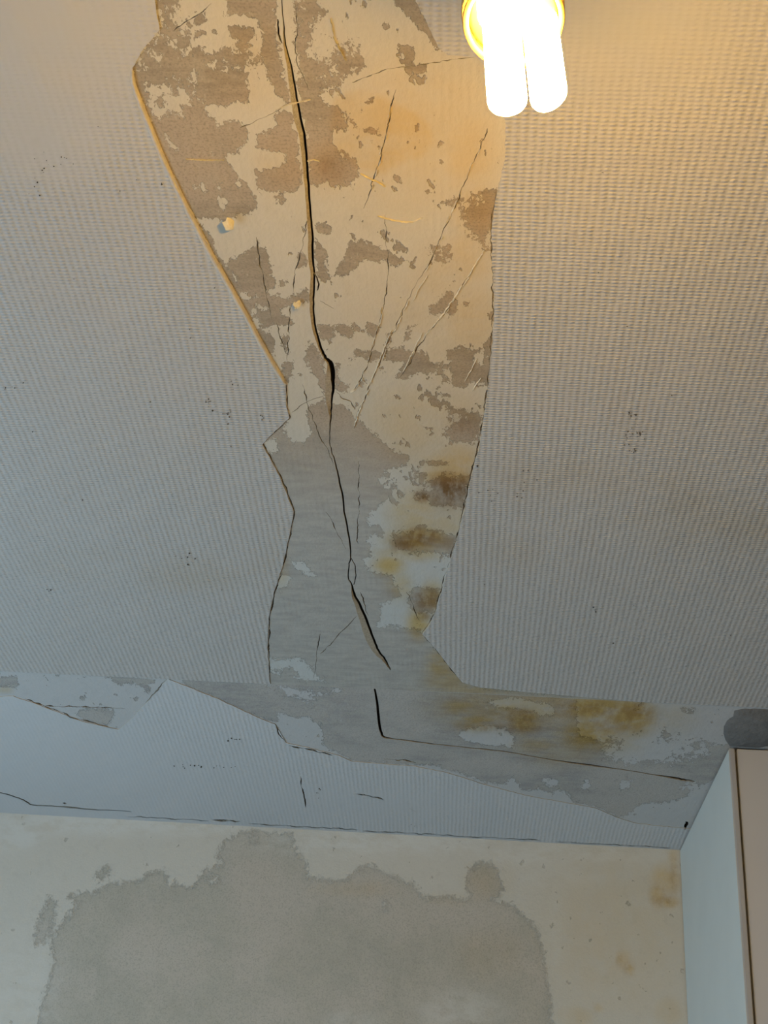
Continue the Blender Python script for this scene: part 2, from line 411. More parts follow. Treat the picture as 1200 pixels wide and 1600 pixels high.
# -- flakes of old paint: D = bare plaster, L = paint skin still there
OPS = [
 ('D', [(243, -90), (300, -90), (278, 20), (285, 45), (296, 60), (292, 85), (262, 75), (250, 48)]),
 ('D', [(252, 45), (262, 62), (290, 82), (330, 76), (362, 80), (404, 92), (395, 106), (345, 98), (310, 104), (300, 116), (305, 150), (320, 165), (327, 182), (340, 192), (370, 190), (386, 212), (380, 230), (360, 236), (352, 246),
        (362, 264), (375, 275), (390, 292), (396, 310), (400, 325), (386, 334), (350, 344), (320, 340), (303, 338), (285, 305), (258, 245), (235, 195), (212, 130), (205, 104)]),
 ('L', [(228, 128), (245, 135), (262, 124), (270, 118), (286, 124), (300, 135), (304, 152), (300, 166), (285, 174), (268, 182), (250, 188), (238, 175), (226, 150)]),
 ('D', [(256, 118), (268, 120), (280, 132), (278, 146), (268, 150), (266, 138), (256, 130)]),
 ('D', [(229, 150, 7)]), ('D', [(249, 155, 6)]), ('D', [(290, 135, 5)]), ('L', [(275, 162), (290, 168), (288, 184), (272, 180)]),
 ('L', [(256, 205), (262, 212), (268, 222), (277, 230), (276, 238), (268, 230), (258, 216)]),
 ('L', [(300, 286), (306, 294), (304, 300), (299, 292)]), ('L', [(312, 288), (320, 290), (319, 304), (314, 302)]),
 ('L', [(343, 308), (349, 315), (351, 328), (346, 326)]), ('L', [(340, 290), (346, 288), (347, 296), (341, 296)]), ('L', [(362, 284), (372, 280), (380, 288), (374, 294), (364, 292)]),
 ('L', [(236, 82), (250, 90), (248, 98), (236, 94)]), ('L', [(262, 62), (275, 66), (270, 74)]), ('L', [(220, 97), (230, 100), (228, 106)]),
 ('D', [(310, 104), (350, 108), (384, 112), (389, 156), (355, 163), (325, 166), (308, 150)]),
 ('L', [(332, 167), (385, 160), (400, 172), (396, 186), (362, 195), (342, 199), (332, 184)]),
 ('D', [(340, 193), (372, 188), (384, 200), (387, 212), (374, 236), (354, 240), (345, 215)]),
 ('D', [(357, -90), (442, -90), (430, 10), (430, 60), (438, 95), (446, 130), (450, 160), (432, 150), (418, 120), (408, 92), (410, 60), (402, 30), (385, 22), (355, 24)]),
 ('D', [(357, 44), (372, 41), (400, 48), (396, 56), (384, 72), (380, 85), (368, 72), (372, 60), (358, 54)]),
 ('D', [(306, 53), (314, 48), (322, 52), (314, 57)]), ('D', [(329, 50), (337, 47), (342, 54), (336, 57)]), ('D', [(297, 28), (316, 24), (318, 34), (300, 40)]),
 ('D', [(310, 76), (355, 76), (358, 92), (318, 90)]),
 ('D', [(512, 90), (530, 80), (550, 77), (562, 90), (548, 112), (535, 125), (520, 131), (505, 142), (500, 150), (515, 165), (536, 171), (541, 185), (538, 195), (520, 199), (520, 222), (536, 238), (556, 250), (561, 265),
        (558, 276), (530, 291), (505, 283), (495, 292), (482, 275), (476, 200), (470, 150), (463, 118), (462, 80), (468, 30), (466, -90), (500, -90), (500, 10), (486, 40), (480, 70), (500, 85)]),
 ('L', [(515, 92), (525, 96), (530, 110), (518, 125), (510, 118)]), ('L', [(472, 70), (486, 74), (490, 90), (478, 95)]), ('L', [(530, 238), (538, 236), (541, 248), (533, 250)]),
 ('L', [(535, 172), (541, 174), (541, 182), (534, 184)]),
 ('D', [(402, 213), (430, 200), (448, 190), (460, 205), (466, 240), (468, 285), (452, 302), (420, 300), (400, 292), (400, 266), (440, 262), (450, 242), (425, 236), (402, 232)]),
 ('L', [(405, 240), (440, 245), (436, 262), (408, 264)]),
 ('D', [(418, 272), (428, 270), (438, 280), (430, 285)]), ('D', [(428, 305), (445, 306), (446, 313), (434, 315)]), ('D', [(384, 320), (392, 322), (390, 328)]),
 ('D', [(430, 180), (444, 170), (456, 175), (460, 190), (440, 195)]),
 ('D', [(600, -60), (645, -60), (650, 0), (664, 28), (678, 58), (686, 72), (695, 82), (681, 76), (662, 50), (648, 38), (634, 20), (615, 8)]),
 ('D', [(604, 40, 5)]), ('D', [(622, 70), (640, 74), (648, 90), (632, 92)]), ('D', [(635, 103), (660, 102), (668, 108), (652, 118), (640, 110)]),
 ('D', [(640, 86, 9)]), ('D', [(558, 100), (566, 95), (570, 104), (560, 108)]),
 ('D', [(616, 276), (623, 276), (624, 285), (616, 285)]), ('D', [(540, 201, 5)]), ('D', [(570, 158), (582, 154), (584, 160), (574, 162)]),
 ('D', [(568, 204), (590, 201), (594, 210), (580, 208)]), ('D', [(546, 191), (558, 193), (556, 197)]), ('D', [(690, 253, 3)]), ('D', [(678, 283, 3)]), ('D', [(669, 299, 2.5)]),
 ('D', [(690, 316), (712, 312), (716, 320), (704, 324)]),
 ('D', [(738, 303), (755, 299), (779, 300), (775, 332), (771, 345), (769, 392), (757, 386), (742, 372), (728, 352), (720, 330), (712, 318), (726, 316), (742, 322)]),
 ('L', [(742, 308), (752, 310), (750, 320), (742, 318)]), ('L', [(758, 372), (768, 374), (766, 388), (758, 384)]),
 ('D', [(543, 380), (565, 376), (580, 379), (605, 390), (622, 400), (626, 413), (616, 418), (606, 414), (600, 408), (575, 408), (555, 416), (542, 430), (522, 434), (528, 415), (538, 404)]),
 ('D', [(492, 348), (516, 355), (519, 364), (500, 366), (492, 362)]),
 ('D', [(493, 372), (505, 380), (511, 400), (508, 420), (518, 438), (503, 438), (496, 424), (494, 400)]),
 ('D', [(400, 366), (405, 385), (416, 391), (419, 405), (423, 416), (420, 430), (430, 436), (428, 452), (416, 456), (418, 466), (400, 463), (378, 459), (374, 446), (362, 425), (350, 405), (352, 408), (370, 402), (384, 395), (396, 385)]),
 ('D', [(318, 358), (330, 368), (340, 392), (352, 408), (365, 430), (378, 458), (384, 476), (398, 500), (392, 506), (366, 456), (330, 392), (306, 345)]),
 ('L', [(372, 461), (415, 460), (412, 466), (380, 467)]), ('D', [(377, 468), (420, 463), (455, 466), (478, 452), (487, 468), (455, 478), (432, 484), (420, 478), (400, 478), (384, 490)]),
 ('D', [(400, 482), (430, 479), (436, 488), (455, 494), (456, 506), (430, 508), (406, 510), (398, 497)]), ('L', [(403, 476), (422, 476), (424, 483), (406, 484)]),
 ('D', [(402, 506), (412, 506), (430, 535), (428, 550), (420, 552), (404, 540)]), ('L', [(408, 512), (418, 514), (416, 522)]), ('D', [(437, 524), (450, 522), (450, 552), (441, 546)]),
 ('D', [(443, 566), (455, 568), (454, 590), (446, 600), (440, 580)]), ('D', [(435, 440), (445, 437), (446, 446), (437, 448)]),
 ('D', [(415, 412), (426, 414), (424, 417)]), ('D', [(436, 458), (442, 456), (443, 460)]), ('D', [(466, 395), (478, 400), (478, 416), (464, 418)]),
 ('D', [(478, 536), (490, 533), (497, 545), (506, 562), (509, 592), (508, 622), (496, 592), (486, 574), (478, 560)]),
 ('D', [(494, 500), (502, 508), (521, 512), (524, 526), (512, 531), (498, 526)]),
 ('D', [(530, 507), (548, 509), (550, 504), (558, 506), (555, 520), (549, 526), (534, 525), (528, 515)]),
 ('D', [(571, 508), (580, 505), (592, 506), (590, 520), (582, 528), (576, 515)]),
 ('D', [(555, 549), (575, 552), (600, 554), (600, 561), (580, 566), (560, 559)]),
 ('D', [(522, 560), (528, 565), (530, 590), (524, 605), (520, 580)]), ('D', [(525, 600), (545, 602), (542, 612), (528, 610)]), ('D', [(546, 566, 3)]),
 ('D', [(637, 507), (650, 509), (642, 514), (640, 530), (634, 530)]),
 ('D', [(603, 560), (612, 546), (630, 543), (650, 551), (672, 551), (673, 565), (690, 571), (690, 583), (672, 580), (655, 583), (636, 592), (620, 591), (626, 575), (632, 566), (612, 562)]),
 ('D', [(601, 527), (610, 524), (614, 534), (604, 546)]),
 ('D', [(686, 459), (700, 457), (716, 470), (712, 480), (706, 492), (690, 490), (674, 487), (688, 477)]), ('D', [(726, 471), (731, 475), (727, 477)]),
 ('D', [(672, 385), (700, 388), (702, 400), (690, 408), (676, 404)]), ('L', [(680, 390), (695, 394), (690, 402), (680, 399)]),
 ('D', [(699, 546), (726, 541), (736, 548), (760, 546), (771, 565), (762, 600), (741, 598), (726, 606), (708, 600), (705, 582), (700, 560)]), ('L', [(738, 552), (756, 552), (752, 570), (740, 568)]),
 ('D', [(754, 535), (770, 530), (770, 560), (756, 556)]), ('D', [(764, 490), (772, 488), (772, 498), (765, 498)]),
 ('D', [(690, 585), (702, 590), (700, 600), (693, 596)]), ('D', [(686, 606, 3)]), ('D', [(690, 616), (700, 618), (696, 623)]), ('D', [(675, 628, 4)]),
 ('D', [(703, 638), (722, 640), (745, 648), (757, 650), (749, 694), (722, 690), (694, 682), (700, 660)]), ('L', [(712, 646), (730, 652), (728, 658), (712, 654)]),
 ('D', [(668, 720), (680, 718), (700, 722), (682, 726), (670, 726)]),
 # the large bare grey area of the lower half
 ('D', [(450, 655), (443, 668), (450, 688), (462, 693), (475, 692), (487, 680), (483, 660), (482, 638), (492, 630), (512, 628), (530, 632), (545, 640), (556, 655), (576, 668), (592, 690), (615, 703), (638, 714), (633, 726), (614, 732),
        (600, 738), (590, 743), (597, 760), (611, 766), (606, 780), (582, 798), (573, 815), (582, 822), (594, 814), (599, 832), (592, 846), (575, 850), (584, 862), (566, 876), (580, 894), (610, 896), (618, 912), (634, 936), (645, 962), (660, 990),
        (700, 1030), (730, 1062), (760, 1074), (900, 1090), (900, 1130), (400, 1130), (400, 1060), (405, 900), (445, 800), (400, 700)]),
 ('L', [(413, 690), (431, 683), (436, 691), (432, 703), (426, 707), (416, 702)]),
 ('L', [(577, 800), (584, 802), (592, 818), (578, 824), (573, 812)]), ('L', [(573, 838), (590, 835), (600, 843), (588, 853), (575, 848)]),
 ('L', [(455, 876), (478, 878), (483, 892), (494, 899), (478, 900), (470, 890), (456, 884)]), ('L', [(436, 900), (455, 898), (452, 920), (430, 922)]),
 ('L', [(595, 944), (612, 938), (632, 930), (645, 950), (658, 985), (640, 984), (610, 976), (590, 980), (592, 960)]),
 ('L', [(420, 1028), (440, 1030), (470, 1028), (485, 1040), (500, 1060), (508, 1064), (480, 1064), (450, 1058), (420, 1050)]), ('D', [(430, 1046), (458, 1044), (466, 1056), (440, 1062)]),
 ('L', [(550, 640), (566, 636), (578, 650), (580, 664), (566, 662), (552, 655)]),
 ('D', [(672, 748), (690, 745), (738, 742), (733, 770), (728, 793), (700, 790), (670, 784), (665, 777), (648, 776), (650, 768), (672, 768)]),
 ('D', [(611, 836), (640, 830), (655, 822), (680, 828), (715, 838), (712, 856), (705, 868), (690, 862), (640, 864), (620, 858)]),
 ('D', [(645, 918), (687, 920), (681, 945), (676, 956), (650, 956), (640, 942)]),
 ('D', [(618, 752, 3)]), ('D', [(606, 742, 3)]), ('D', [(646, 748, 2)]), ('D', [(653, 742, 2)]), ('D', [(664, 744, 2)]), ('D', [(665, 752, 2)]), ('D', [(592, 738, 7)]), ('D', [(612, 760, 4)]),
]
def amp_c(P):
    f = 2.6 + 0*P[:, 0]
    f += zone(P, [([(243, -90), (310, -90), (300, 110), (200, 110)], 5.0), ([(225, 118), (310, 118), (310, 190), (230, 190)], 2.6), ([(455, -90), (590, -90), (560, 140), (460, 130)], 5.0),
                  ([(710, 300), (780, 300), (770, 390), (720, 380)], 3.0), ([(300, 70), (410, 70), (410, 110), (300, 110)], 3.5), ([(665, 380), (720, 380), (700, 500), (650, 500)], 3.0), ([(640, 740), (740, 740), (730, 800), (640, 800)], 2.0), ([(690, 630), (760, 630), (750, 700), (690, 690)], 2.5)], 16)
    return f
OCH_C = [(640, 215, 42, 45, .26), (730, 240, 50, 70, .40), (745, 330, 40, 50, .45), (735, 400, 45, 50, .35), (735, 500, 45, 60, .42), (700, 430, 60, 60, .28), (680, 640, 90, 40, .30), (650, 700, 60, 30, .3), (650, 200, 120, 130, .28), (710, 560, 60, 60, .25), (640, 660, 70, 60, .30),
         (710, 722, 50, 28, .62), (700, 745, 45, 14, .8), (650, 805, 45, 42, .55), (700, 815, 40, 30, .45), (655, 842, 50, 22, .95), (608, 884, 26, 18, .85), (640, 865, 55, 12, .6), (625, 915, 22, 25, .5), (655, 975, 20, 26, .85), (675, 935, 20, 28, .7),
         (440, 890, 12, 30, .4), (510, 260, 35, 40, .35), (395, 75, 40, 40, .25), (440, 260, 40, 40, .25), (385, 135, 60, 40, .15), (690, 1040, 24, 30, .75), (700, 1060, 40, 30, .6), (760, 1075, 90, 12, .6), (860, 1085, 50, 14, .3), (600, 500, 90, 90, .14), (660, 480, 60, 60, .22)]
BRN_C = [(704, 766, 38, 26, 1.0), (660, 776, 16, 9, .9), (655, 838, 40, 15, .75), (630, 850, 24, 14, .8), (700, 850, 18, 14, .4), (664, 938, 26, 20, .7), (662, 962, 18, 8, .6), (728, 664, 30, 24, .35), (520, 262, 28, 22, .35), (690, 700, 0.1, 0.1, 0)]
def pit_c(P): return 0.25 + soft(P, [(600, 250, 130, 130, .5), (500, 60, 90, 120, .6), (700, 640, 70, 90, .5), (640, 750, 60, 40, .8), (470, 700, 70, 400, -0.0)])
F_CEIL = {'lay': lambda P: layfield(P, OPS), 'amp': amp_c, 'ochre': lambda P: soft(P, OCH_C)*1.0 + zone(P, [([(520, 150), (560, 140), (590, 148), (620, 163), (650, 176), (672, 198), (678, 222), (662, 243), (625, 256), (600, 270), (560, 264), (525, 238), (518, 200)], .26)], 10), 'brown': lambda P: soft(P, BRN_C), 'pit': pit_c, 'grey': lambda P: np.clip((P[:, 1] - 640 - .5*np.clip(P[:, 0]-560, 0, 400))/150, 0, 1)}

# ------------------------------------------------------------------ cracks cut through the plaster
def crack_loops(nodes, pl, bev_scale=1.0):
    n = smooth_line(nodes, 4); L, B, R = [], [], []; pn = None
    rr = random.Random(int(nodes[0][0]*7))
    for i, q in enumerate(n):
        a = n[max(0, i-1)]; b = n[min(len(n)-1, i+1)]
        tx, ty = b[0]-a[0], b[1]-a[1]; l = math.hypot(tx, ty) or 1; nx, ny = -ty/l, tx/l     # right-hand normal (image)
        if (nx > 0) if pn is None else (nx*pn[0] + ny*pn[1] < 0): nx, ny = -nx, -ny          # keep to one side, starting on the left
        pn = (nx, ny)
        wl = max(q[2], .3)/2; x = q[0] + rr.uniform(-.55, .55); y = q[1] + rr.uniform(-.3, .3)
        bl = max(q[3], 0)*bev_scale + (rr.uniform(0, .25) if q[3] > 0 else 0)
        L.append((x + nx*(wl+bl), y + ny*(wl+bl))); B.append((x + nx*wl, y + ny*wl)); R.append((x - nx*wl, y - ny*wl))
    return at(L, pl), at(B, pl), at(R, pl)
def make_crack(nodes, pl, parent, depth=0.012, m=None):
    L, B, R = crack_loops(nodes, pl)
    hole = L + R[::-1]
    n = len(L)
    d1 = -0.0018; d2 = -depth
    # dark trench
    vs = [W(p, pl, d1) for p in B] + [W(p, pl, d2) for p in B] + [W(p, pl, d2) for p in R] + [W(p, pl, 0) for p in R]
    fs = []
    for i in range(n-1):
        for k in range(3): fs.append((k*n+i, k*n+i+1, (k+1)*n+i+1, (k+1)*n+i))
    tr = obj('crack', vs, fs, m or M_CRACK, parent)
    # broken bevel on its left lip
    vs = [W(p, pl, 0) for p in L] + [W(p, pl, d1) for p in B]
    fs = [(i, i+1, n+i+1, n+i) for i in range(n-1)]
    bv = obj('crack_lip', vs, fs, M_BEVEL, parent)
    return hole, tr
def offset_px(pts, d): return [(x+d, y) for x, y in pts]
def hair_nodes(pts, w=1.3, seed=1):
    j = jagged(pts, 7.0, 1.5, seed); rr = random.Random(seed)
    return [(x, y, w*rr.choice((.25, .5, .8, 1.2, 1.5)) if 0 < i < len(j)-1 else .2, 0) for i, (x, y) in enumerate(j)]

# room-wide ceiling board above the plaster skin
bm = bmesh.new(); box(bm, XL-.1, XR+.1, YB-.1, YW+.12, H+.016, H+.10)
ceiling = struct(bmobj('ceiling', bm, M_PLASTER))
ceiling['label'] = 'stained ceiling with torn ribbed wallpaper around a long crack'
holes = []
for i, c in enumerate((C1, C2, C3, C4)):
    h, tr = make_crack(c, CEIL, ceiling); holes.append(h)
    if i == 0: tr['label'] = 'long dark main crack running down the bare plaster'
    if i == 0: pass
for i, hl in enumerate(HAIR):
    h, tr = make_crack(hair_nodes(hl, 1.15, i+3), CEIL, ceiling, .006, M_HAIR); holes.append(h)
for i, ed in enumerate((offset_px(RIGHT_EDGE[10:], -1.3), offset_px(LEFT_EDGE[15:], 1.2), [(x, y+1.2) for x, y in RIGHT_LOW[:4]])):
    h, tr = make_crack(hair_nodes(ed, 1.6, i+160), CEIL, ceiling, .004, M_HAIR); holes.append(h)  # trenches added beside the paper edges to draw their dark shadow line
# bare plaster between the two wallpaper sheets (with a margin running under them)
def offset_x(pts, d): return [(x+d, y) for x, y in pts]
out_px = offset_x([(243, -160)] + LEFT_EDGE[:-1], -26) + [(395, 1040)]
yl = uv(hit(0, 1035, CEIL), CEIL)[1]
out = at(out_px, CEIL) + [(XL-.02, yl), (XL-.02, -YC), (XR+.02, -YC), (XR+.02, uv(hit(1200, 1085, CEIL), CEIL)[1])]
out += at([(760, 1040), (700, 1010)] + offset_x(RIGHT_EDGE[::-1][1:], 26) + [(690, -160)], CEIL)
plaster = surface('bare_plaster', CEIL, out, (190, 830, -150, 1110, 3.6), M_PLASTER, F_CEIL, holes, ceiling)
plaster['label'] = 'bare patchy beige and grey plaster with brown damp stains'

# seams of dry filler standing proud of the plaster
for k, (pts, wd) in enumerate(SEAMS):
    j = jagged(pts, 3.0, .7, 40+k); rr = random.Random(k); n = len(j)
    vs = []; fs = []
    for i, (x, y) in enumerate(j):
        a = j[max(0, i-1)]; b = j[min(n-1, i+1)]; tx, ty = b[0]-a[0], b[1]-a[1]; l = math.hypot(tx, ty) or 1
        hw = wd/2*(rr.uniform(.35, 1.1) if 0 < i < n-1 else .15); nx, ny = -ty/l*hw, tx/l*hw
        for q, hgt in ((-1.0, -.0002), (-.35, rr.uniform(.0006, .0014)), (.4, rr.uniform(.0006, .0016)), (1.0, -.0002)):
            vs.append(W(uv(hit(x+nx*q, y+ny*q, CEIL), CEIL), CEIL, hgt))
    for i in range(n-1):
        for q in range(3): fs.append((4*i+q, 4*i+q+1, 4*i+q+5, 4*i+q+4))
    obj('filler_seam', vs, fs, M_SEAM, ceiling)

# ------------------------------------------------------------------ wallpaper sheets
TH = 0.0013
def weave_f(P):
    f = np.ones(len(P))
    f *= 1 - .92*np.clip(1.25 - np.hypot((P[:, 0]-10)/270, (P[:, 1]-20)/175), 0, 1)**.6
    f *= 1 - .93*np.clip(1.15 - np.hypot((P[:, 0]-60)/110, (P[:, 1]-220)/75), 0, 1)**.8
    f *= 1 - .85*np.clip(1.3 - np.hypot((P[:, 0]-960)/230, (P[:, 1]-20)/130), 0, 1)**.6
    return np.clip(f, 0.04, 1)
OCH_P = [(860, 750, 130, 40, .30), (1020, 780, 120, 40, .42), (1150, 830, 140, 45, .32), (330, 895, 140, 30, .32), (120, 880, 100, 25, .2), (800, 860, 60, 30, .2), (430, 900, 30, 80, .3)]
F_PAPER = {'weave': weave_f, 'ochre': lambda P: soft(P, OCH_P)}
LE = jagged([(243, -160)] + LEFT_EDGE, 7, .7, 5)
LE_uv = at(LE, CEIL); LC_uv = [(u, -YC + .0015) for u, v in at(LEFT_CREASE, CEIL)]
out = LE_uv + LC_uv + [(XL-.02, LC_uv[-1][1]), (XL-.02, -YB+.02), (LE_uv[0][0], -YB+.02)]
paper_l = surface('wallpaper', CEIL, out, (-40, 470, -120, 1070, 14), M_PAPER, F_PAPER, (), ceiling, TH)
paper_l['label'] = 'large ribbed off-white wallpaper sheet left of the bare plaster'
RE = jagged([(640, -160)] + RIGHT_EDGE, 5, .9, 6)
RE_uv = at(RE, CEIL); RC_uv = [(u, max(v, -YC + .001)) for u, v in at(RIGHT_LOW[1:], CEIL)]; RC_uv[-4:] = [(u, -YC + .001) for u, v in RC_uv[-4:]]
out = RE_uv + RC_uv + [(XR+.02, RC_uv[-1][1]), (XR+.02, -YB+.02), (RE_uv[0][0], -YB+.02)]
paper_r = surface('wallpaper', CEIL, out, (640, 1240, -120, 1115, 14), M_PAPER, F_PAPER, (), ceiling, TH)
paper_r['label'] = 'large ribbed off-white wallpaper sheet right of the bare plaster, behind the lamp'
top = [(LE_uv[0][0]-.002, LE_uv[0][1]), (LE_uv[0][0]-.002, -YB+.02), (RE_uv[0][0]+.002, -YB+.02), (RE_uv[0][0]+.002, RE_uv[0][1])]
surface('wallpaper', CEIL, top, (250, 650, -120, -119, 14), M_PAPER, F_PAPER, (), ceiling, TH)
# thickness of the torn edges
solid_edge('paper_edge', RE_uv + RC_uv, CEIL, TH, -.0004, M_LIP, paper_r, False)
solid_edge('paper_edge', LE_uv + LC_uv, CEIL, TH, -.0004, M_LIP, paper_l, False)
# lifted, curled lip along the left tear: turns towards the lamp, with a gap behind it
lip = smooth_line([(x, y) for x, y in LEFT_EDGE[4:16]], 5)
n = len(lip); vs = []; fs = []; rr = random.Random(3)
for i, (x, y) in enumerate(lip):
    s = min(1, i/4, (n-1-i)/10 + .15)
    wv = 5.5 + rr.uniform(-.9, .9)
    for q, hgt in ((-wv*s-1.5, TH+.0002), (-wv*.7*s-.6, TH+.0012), (-wv*.35*s, TH+.0010), (0.3, TH-.0006), (0.9, TH-.0030)):
        vs.append(W(uv(hit(x+q*.88, y-q*.46, CEIL), CEIL), CEIL, hgt if s > .3 else TH+.0002))
for i in range(n-1):
    for q in range(4): fs.append((5*i+q, 5*i+q+1, 5*i+q+6, 5*i+q+5))
lp = obj('curled_edge', vs, fs, M_LIP, paper_l, True); lp['label'] = 'yellowish torn paper edge curling off the plaster'
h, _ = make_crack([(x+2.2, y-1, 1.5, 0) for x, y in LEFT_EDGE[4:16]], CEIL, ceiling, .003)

# specks of mould on the paper
def specks(name, clusters, pl, off, parent, seed):
    rr = random.Random(seed); vs = []; fs = []
    for cx, cy, sx, sy, n in clusters:
        for _ in range(n):
            x, y = rr.gauss(cx, sx), rr.gauss(cy, sy); r = rr.uniform(.5, 1.5); e = rr.uniform(.4, 1.1)
            k = len(vs); ang = rr.uniform(0, 3)
            m_ = 7
            for i in range(m_):
                a = 2*math.pi*i/m_; px, py = r*math.cos(a)*rr.uniform(.7, 1.2), r*e*math.sin(a)
                vs.append(W(uv(hit(x+px*math.cos(ang)-py*math.sin(ang), y+px*math.sin(ang)+py*math.cos(ang), pl), pl), pl, off))
            vs.append(W(uv(hit(x, y, pl), pl), pl, off+.0004)); c = len(vs)-1
            for i in range(m_): fs.append((k+i, k+(i+1) % m_, c))
    o = obj(name, vs, fs, M_SPECK, parent); o['kind'] = 'stuff'; return o
specks('mould_specks', [(100, 242, 3, 3, 3), (65, 258, 6, 6, 5), (80, 250, 14, 6, 6), (60, 295, 8, 8, 6), (188, 296, 1, 2, 2), (154, 196, 1, 1, 1), (254, 285, 1, 1, 2), (330, 627, 5, 6, 8), (357, 645, 5, 7, 9), (365, 600, 5, 6, 4), (412, 650, 5, 6, 5),
        (16, 602, 10, 5, 6), (290, 868, 9, 4, 5), (294, 880, 1, 1, 2), (305, 869, 1, 1, 2), (76, 920, 2, 4, 3), (295, 528, 5, 3, 3), (190, 500, 120, 120, 8), (236, 628, 2, 3, 2), (348, 920, 2, 1, 1), (210, 760, 80, 100, 5)], CEIL, TH+.0006, paper_l, 11)
specks('mould_specks', [(1012, 338, 1, 2, 3), (941, 268, 1, 3, 2), (834, 316, 1, 1, 1), (988, 645, 4, 4, 9), (982, 680, 4, 10, 12), (1000, 672, 5, 12, 9), (990, 700, 5, 4, 5), (825, 748, 8, 8, 6), (812, 775, 8, 5, 5), (745, 725, 2, 2, 3), (930, 945, 2, 4, 4),
        (990, 1000, 100, 60, 5), (760, 770, 12, 8, 6), (1030, 500, 100, 160, 6), (755, 910, 2, 2, 1), (780, 515, 2, 2, 1)], CEIL, TH+.0006, paper_r, 12)

# hanging flakes of paint: cup-shaped chips still hanging by one side
def flake(cx, cy, r, drop, seed, label):
    rr = random.Random(seed); vs = []; fs = []; m_ = 14
    root = uv(hit(cx, cy, CEIL), CEIL); sc = 0.00058
    outl = [r*rr.uniform(.65, 1.25)*(1.5 if math.sin(2*math.pi*i/m_) < -.3 else 1.0) for i in range(m_)]
    for lay_ in (0, 1):
        for ring in (.5, 1.0):
            for i in range(m_):
                a = 2*math.pi*i/m_; q = outl[i]*ring*sc
                px, py = q*math.cos(a)*.75, q*math.sin(a)*1.35
                hgt = drop*math.sqrt(min(1, max(0, (1.05 - px/(r*sc))/1.1))) + .0008*ring*math.cos(2*a) - lay_*.0006
                vs.append(W((root[0]+px, root[1]-py), CEIL, max(hgt, .0002)))
        vs.append(W(root, CEIL, drop*.95 - lay_*.0006))
    for lay_ in (0, 1):
        b = lay_*(2*m_+1)
        for i in range(m_):
            j = (i+1) % m_; f1 = (b+i, b+j, b+m_+j, b+m_+i); f2 = (b+2*m_, b+j, b+i)
            fs += [f1, f2] if not lay_ else [f1[::-1], f2[::-1]]
    for i in range(m_):
        j = (i+1) % m_; fs.append((m_+i, m_+j, 2*m_+1+m_+j, 2*m_+1+m_+i))
    o = obj('paint_flake', vs, fs, M_FLAKE, None)
    return tag(o, label, 'paint flake')
flake(361, 344, 10, .0085, 4, 'cream paint flake hanging off the ceiling near the left torn paper edge')
flake(465, 474, 7, .0045, 9, 'tiny cream paint flake hanging left of the main crack')

# ------------------------------------------------------------------ border strip between ceiling and far wall
bm = bmesh.new(); box(bm, XL-.1, XR+.1, YC-.02, YW+.12, HB+.062, HB+.12)
BOPS = [
 ('D', [(-60, 1060), (25, 1058), (30, 1072), (-60, 1075)]), ('D', [(80, 1047), (98, 1048), (92, 1055), (84, 1054)]),
 ('D', [(160, 1050), (238, 1054), (240, 1066), (226, 1072), (205, 1068), (180, 1066)]), ('D', [(190, 1066, 5)]), ('D', [(134, 1052, 4)]), ('D', [(233, 1079, 4)]),
 ('D', [(124, 1110), (140, 1108), (176, 1108), (178, 1116), (170, 1134), (155, 1132), (128, 1124)]), ('D', [(130, 1090, 4)]), ('D', [(217, 1118, 4)]),
 ('D', [(262, 1040), (340, 1040), (440, 1040), (520, 1040), (730, 1060), (900, 1084), (900, 1120), (905, 1150), (945, 1160), (1200, 1165), (1200, 1180), (1120, 1215), (1060, 1250), (1000, 1256), (985, 1270), (968, 1277), (945, 1266), (925, 1258), (895, 1252),
        (890, 1240), (870, 1232), (862, 1240), (845, 1232), (815, 1235), (812, 1226), (800, 1212), (790, 1225), (760, 1222), (730, 1212), (700, 1203), (685, 1195), (640, 1193), (600, 1192), (550, 1188), (530, 1175), (505, 1165), (500, 1140), (485, 1120), (440, 1118), (436, 1128), (398, 1118), (340, 1092), (290, 1070)]),
 ('L', [(412, 1060), (430, 1066), (450, 1075), (500, 1082), (535, 1078), (505, 1088), (490, 1090), (488, 1100), (475, 1092), (450, 1086), (430, 1070), (410, 1068)]),
 ('L', [(432, 1112), (445, 1114), (460, 1128), (480, 1130), (500, 1128), (506, 1150), (505, 1165), (445, 1156), (437, 1130)]),
 ('L', [(760, 1095), (800, 1090), (850, 1098), (868, 1110), (862, 1120), (830, 1112), (800, 1106), (770, 1104)]),
 ('L', [(720, 1140), (760, 1134), (790, 1138), (805, 1152), (800, 1168), (740, 1162), (715, 1152)]),
 ('L', [(845, 1218), (868, 1215), (872, 1226), (858, 1230)]), ('L', [(905, 1226), (918, 1216), (924, 1228), (915, 1238)]), ('L', [(1060, 1230), (1075, 1222), (1100, 1224), (1092, 1238)]), ('L', [(964, 1222), (982, 1218), (984, 1232), (968, 1234)]),
 ('L', [(930, 1140), (990, 1135), (1040, 1140), (1060, 1150), (1100, 1160), (1110, 1180), (1060, 1190), (980, 1192), (940, 1180), (950, 1160)]),
 ('D', [(948, 1158), (970, 1158), (972, 1165), (955, 1165)]), ('D', [(1052, 1182), (1075, 1180), (1070, 1188)]), ('D', [(990, 1196), (1050, 1192), (1075, 1202), (1060, 1212), (1000, 1206)]),
 ('D', [(1040, 1150, 6)]), ('D', [(1090, 1164, 6)]), ('D', [(1065, 1108), (1085, 1108), (1082, 1113), (1068, 1113)]),
]
def amp_b(P): return 1.8 + zone(P, [([(400, 1050), (560, 1050), (520, 1120), (400, 1100)], 2.5), ([(940, 1130), (1130, 1130), (1090, 1230), (940, 1215)], 3.2)], 16)
